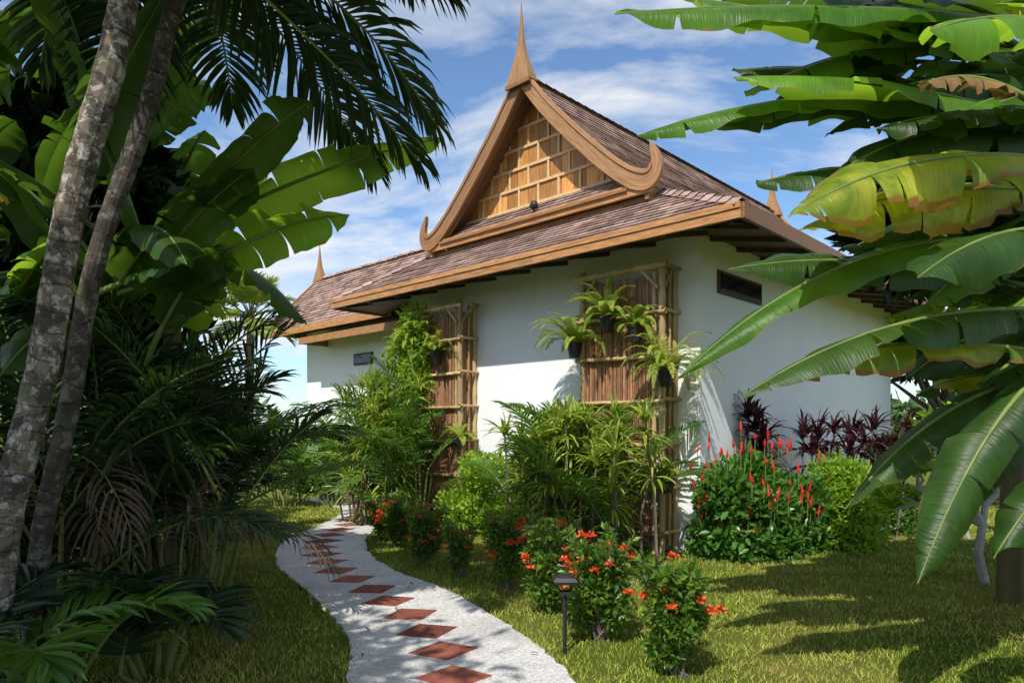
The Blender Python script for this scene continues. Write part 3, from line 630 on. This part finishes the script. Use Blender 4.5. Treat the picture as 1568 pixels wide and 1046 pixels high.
# ------------------------------------------------------------ left foreground palms
def trunk(name,pts,r,mat):
    n=90; p=smooth(np.array([(a,b) for a,b,c in pts]),n); z=smooth(np.array([(c,0) for a,b,c in pts]),n)[:,:1]; mb=MB()
    pp=np.c_[p,z]; k=np.arange(n); rr=np.linspace(r,r*.82,n)*(1+.06*(k%4==0)+rng.normal(0,.012,n))
    pp=pp+np.c_[.012*np.sin(k*.23),.01*np.cos(k*.19),np.zeros(n)]
    tube(mb,pp,rr,14,0); return mb,pp
mb,pp=trunk('palm_tree',[(-2.98,3.8,-.05),(-2.78,3.8,1.2),(-2.5,3.82,2.6),(-2.2,3.85,4.0),(-2.05,3.9,5.1)],.085,M_trunk)
top=pp[-1]
for k in range(12):
    a=k*.571+.2; e=R(rng.uniform(5,55)); frond(mb,top,[math.cos(a)*math.cos(e),math.sin(a)*math.cos(e),math.sin(e)],rng.uniform(1.6,2.1),1.7,46,.55,.045,1,2,1.3,.2,.2,.02)
for dz,d_,L,dr in ((-.15,(.93,.05,.36),2.25,1.0),(-.35,(.88,.1,-.05),1.75,1.0),(-.45,(.75,.25,-.2),2.0,.8),(-.2,(.5,-.4,.1),2.0,1.6),(-.5,(.62,.35,-.42),2.0,.6),(-.4,(.35,.5,-.3),2.0,.8),(-.3,(-.3,.4,-.1),2.0,1.2),(-.3,(-.6,-.2,0.),2.,1.4)):
    frond(mb,top+[0,0,dz],d_,L,dr,60,.58,.04,1,2,1.5,.12,.1,.018)
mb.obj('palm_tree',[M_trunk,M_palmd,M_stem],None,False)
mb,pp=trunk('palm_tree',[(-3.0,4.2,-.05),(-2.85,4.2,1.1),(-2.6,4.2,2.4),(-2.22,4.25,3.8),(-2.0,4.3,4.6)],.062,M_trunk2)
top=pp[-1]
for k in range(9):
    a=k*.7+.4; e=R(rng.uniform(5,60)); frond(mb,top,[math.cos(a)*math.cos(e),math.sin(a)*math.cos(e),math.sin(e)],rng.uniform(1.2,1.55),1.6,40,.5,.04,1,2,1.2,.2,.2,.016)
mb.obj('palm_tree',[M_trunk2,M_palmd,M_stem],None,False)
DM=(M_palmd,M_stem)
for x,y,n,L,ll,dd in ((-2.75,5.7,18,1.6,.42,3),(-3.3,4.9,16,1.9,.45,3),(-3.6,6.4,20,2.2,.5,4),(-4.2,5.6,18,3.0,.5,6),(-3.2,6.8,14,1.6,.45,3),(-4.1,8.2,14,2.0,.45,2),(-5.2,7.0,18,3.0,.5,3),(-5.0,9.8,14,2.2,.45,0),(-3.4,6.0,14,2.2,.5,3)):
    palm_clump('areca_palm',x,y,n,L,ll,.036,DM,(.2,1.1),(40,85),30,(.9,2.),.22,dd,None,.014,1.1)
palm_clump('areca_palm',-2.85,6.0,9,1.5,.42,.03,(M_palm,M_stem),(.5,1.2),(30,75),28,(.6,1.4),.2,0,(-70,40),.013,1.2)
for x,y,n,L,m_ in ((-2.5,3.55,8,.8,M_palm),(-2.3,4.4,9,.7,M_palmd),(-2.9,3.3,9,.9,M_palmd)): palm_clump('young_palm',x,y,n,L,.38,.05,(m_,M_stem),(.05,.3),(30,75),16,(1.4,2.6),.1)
mb=MB()
for k in range(26):
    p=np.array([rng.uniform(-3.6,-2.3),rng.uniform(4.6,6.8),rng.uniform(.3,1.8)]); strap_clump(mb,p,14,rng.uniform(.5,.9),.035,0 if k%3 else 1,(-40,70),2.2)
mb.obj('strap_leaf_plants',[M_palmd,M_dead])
mb=MB()
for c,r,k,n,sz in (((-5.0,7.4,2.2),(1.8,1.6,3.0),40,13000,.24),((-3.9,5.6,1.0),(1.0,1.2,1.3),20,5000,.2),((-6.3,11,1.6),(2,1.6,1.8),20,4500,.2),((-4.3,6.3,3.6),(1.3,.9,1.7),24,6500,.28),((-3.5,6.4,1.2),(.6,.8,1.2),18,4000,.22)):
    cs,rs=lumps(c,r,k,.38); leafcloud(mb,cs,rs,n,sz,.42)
mb.obj('shrubbery',[M_treed])  # leaf mass backing the palms, its dark colour stands for inner shade
def bstem(mb,x,y,h,r=.1,mat=2): 
    q=np.linspace(0,1,8); tube(mb,np.c_[x+.1*q**2,np.full(8,y),q*h-.05],np.interp(q,[0,1],[r,r*.6]),10,mat)
mb=MB(); bstem(mb,-2.9,5.7,3.0); bstem(mb,-3.4,5.0,3.2)
for b,t,a,wd,ro,te,mm in (((-2.35,5.4,3.25),(-.5,5.0,3.72),.07,.44,.5,.3,0),((-2.3,5.0,2.75),(-1.07,4.5,3.0),.12,.42,.5,.6,0),((-2.4,5.2,3.3),(-1.35,4.6,3.8),.08,.46,.6,.3,4),
    ((-2.8,5.4,2.9),(-1.9,5.0,3.5),.1,.5,.4,.4,4),((-2.9,5.2,3.0),(-2.0,4.2,2.6),.25,.4,.1,.6,4),((-3.2,4.9,3.2),(-3.4,3.2,2.9),.25,.45,.2,.7,4),((-3.4,5,3.1),(-2.3,4.6,4.6),.05,.5,.3,.4,4),
    ((-3.3,5,3.1),(-4.4,4.2,3.9),.2,.5,.3,.6,4),((-2.6,5.6,3.),(-2.4,6.8,4.4),.1,.5,.4,.5,0),((-2.5,5.6,3.),(-1.8,6.0,2.5),.3,.45,.1,.6,4),((-3.2,5.2,2.6),(-3.9,4.0,4.2),.1,.55,.5,.5,4),
    ((-2.9,5.4,3.),(-3.1,4.4,4.7),.1,.5,.5,.4,4),((-3.0,5.3,2.2),(-3.0,4.0,1.9),.4,.4,.1,.7,4),((-2.7,5.5,2.4),(-2.1,5.0,2.5),.2,.36,.4,.5,0)):
    banana(mb,b,t,a,wd,ro,te,mm)
for k in range(40):
    yy=rng.uniform(4.6,6.4); t=np.array([-yy*rng.uniform(.36,.8),yy,rng.uniform(2.6,5.2)]); 
    if t[2]<3.6: t[0]=min(t[0],-yy*.42)
    b=t+[rng.uniform(-1.2,-.5),rng.uniform(0,.5),rng.uniform(-.9,.1)]
    banana(mb,b,t,rng.uniform(.05,.3),.46,rng.uniform(0,.8),.6,4 if rng.random()<.85 else 0)
banana(mb,(-3.2,3.9,2.9),(-2.55,3.3,2.75),.15,.4,.3,.8,3)
mb.obj('banana_plant',[M_ban,M_stem,M_bstem,M_bany,M_band],None,True)
mb=MB(); tube(mb,[(-6.6,17,0),(-6.5,17,4.3)],[.14,.1],8,2)
for k in range(30):
    a=rng.random()*6.28;e=R(rng.uniform(-20,80)); frond(mb,(-6.5,17,4.3),[math.cos(a)*math.cos(e),math.sin(a)*math.cos(e),math.sin(e)],1.1,1.,24,.5,.045,0,1,.8,.4,.2,.02)
mb.obj('fan_palm',[M_palmb,M_stem,M_bark])
# ------------------------------------------------------------ right banana clump
mb=MB()
for x,y,h in ((4.0,4.9,2.8),(4.4,4.0,3.2),(3.8,3.2,2.6),(4.9,5.2,3.),(4.6,6.3,2.4)): bstem(mb,x,y,h,.12)
RL=[((3.3,4.3,4.15),(.6,4.0,4.02),.05,.42,.45,.3,0),((3.3,4.4,3.95),(.95,4.1,4.2),.02,.4,.5,.5,0),
((3.2,4.6,3.75),(.75,4.1,3.35),.12,.46,.35,.5,0),((3.1,4.3,3.6),(.98,4.3,3.5),.1,.42,.4,.5,5),((3.2,4.2,3.5),(1.3,4.0,3.65),.08,.44,.45,.4,0),
((3.3,4.5,3.2),(1.5,4.2,3.1),.12,.44,.3,.6,5),((2.9,3.7,3.05),(1.42,3.5,2.68),.18,.55,.6,.75,3),((3.0,3.9,2.95),(1.6,3.8,2.7),.14,.5,.6,.7,3),
((3.2,4.2,2.75),(.96,4.0,1.88),.24,.38,.45,.15,0),((3.2,4.3,2.5),(1.3,4.1,2.55),.1,.4,.5,.5,5),((3.0,3.8,2.25),(1.18,3.5,1.76),.16,.42,.3,.6,5),
((2.9,3.7,2.0),(1.45,3.7,1.9),.14,.36,.5,.8,3),((3.1,3.8,2.0),(2.08,3.5,.8),.28,.36,.5,.6,5),((3.2,4.1,1.9),(1.95,4.0,1.12),.24,.34,.3,.6,5),
((3.1,3.6,2.6),(1.9,3.2,2.3),.2,.5,.5,.6,5),((3.2,3.6,3.6),(1.9,3.1,3.4),.15,.5,.6,.5,0),((3.3,4.0,4.4),(1.9,3.6,3.9),.15,.5,.5,.5,0),((3.3,3.6,1.5),(2.4,3.4,.95),.3,.34,.3,.6,5),
((2.9,3.9,3.5),(2.2,3.7,3.45),.2,.24,.4,.9,4),((3.0,4.6,4.2),(1.5,4.4,3.75),.12,.46,.5,.6,0),((3.0,4.7,3.9),(1.45,4.5,3.95),.1,.46,.5,.5,5),((2.8,4.6,4.4),(1.35,4.4,4.35),.1,.46,.4,.6,5)]
for b,t,a,wd,ro,te,m_ in RL: banana(mb,b,t,a,wd,ro,te,m_)
for k in range(80):
    z=rng.uniform(1.8,4.6); lo=.36 if z>3. else .44
    if z<2.2: lo=.5
    yy=rng.uniform(3.9,5.2); t=np.array([yy*rng.uniform(lo,.82),yy,z]); b=t+[rng.uniform(.8,1.6),rng.uniform(-.2,.5),rng.uniform(-.1,.6)]
    banana(mb,b,t,rng.uniform(.1,.28),.46,rng.uniform(-.1,.8),.7,int(rng.choice([0,0,5,5,5,5,5,5,3])))
for k in range(5):
    yy=rng.uniform(3.8,4.6); t=np.array([yy*rng.uniform(.6,.75),yy,rng.uniform(.9,1.5)]); b=t+[rng.uniform(.6,1.),.2,rng.uniform(.5,.9)]
    banana(mb,b,t,.25,.32,rng.uniform(0,.6),.8,5)
mb.obj('banana_plant',[M_ban,M_stem,M_bstem,M_bany,M_bdead,M_band],None,True)
mb=MB(); cs,rs=lumps((4.5,5.9,3.3),(1.5,.8,2.0),34,.4); cs[:,2]=np.maximum(cs[:,2],2.1); leafcloud(mb,cs,rs*[1,1,.6],8500,.3,.42); tube(mb,[(4.8,5.9,-.1),(4.7,5.9,3)],[.1,.06],8,1)
for c in cs: tube(mb,[(4.72,5.9,2),c],[.03,.01],4,1)
mb.obj('dark_leaf_backing',[M_treed,M_bark])  # dark foliage added behind the bananas to darken the gaps between leaves
# ------------------------------------------------------------ unseen trees added for shade behind the camera; far trees
def tree(name,x,y,h,r,n,size,mat,k=18):
    mb=MB(); tube(mb,[(x,y,-.1),(x+.1,y,h*.4),(x,y,h*.75)],[.16,.12,.07],9,1); cs,rs=lumps((x,y,h),(r,r,r*.55),k,.38)
    for c in cs: tube(mb,[(x,y,h*.55),((x+c[0])/2,(y+c[1])/2,h*.75),c],[.06,.04,.015],5,1)
    leafcloud(mb,cs,rs,n,size,.45,0,.2,2); mb.obj(name,[mat,M_bark])
tree('added_shade_tree',-4.2,-.3,5.6,2.6,8000,.2,M_tree,26)  # out of view, added to cast shade over the left foreground
tree('added_shade_tree',.6,-2.4,5.6,1.6,1500,.22,M_tree)  # this one and the next: unseen crowns added for dappled shade
tree('added_shade_tree',3.4,-1.2,6.0,1.8,1600,.22,M_tree)
mb=MB()
for k in range(60):
    a=R(rng.uniform(-10,190)); d=rng.uniform(28,42); c=np.array([d*math.cos(a),d*math.sin(a)+4,rng.uniform(.8,2.2)]); 
    cs,rs=lumps(c,(2.6,2.6,2.2),6,.5); leafcloud(mb,cs,rs,520,.5,.5)
mb.obj('background_trees',[M_tree])
for x,y,h in ((9.5,15,3.2),(12.5,16,3.6),(15,14,3.4),(7.6,17.5,2.6)): tree('garden_tree',x,y,h,2.0,2600,.25,M_tree)
mb=MB(); cs,rs=lumps((10,14,.8),(5,1.2,.9),24,.3); leafcloud(mb,cs,rs,4500,.18); mb.obj('hedge',[M_bush])
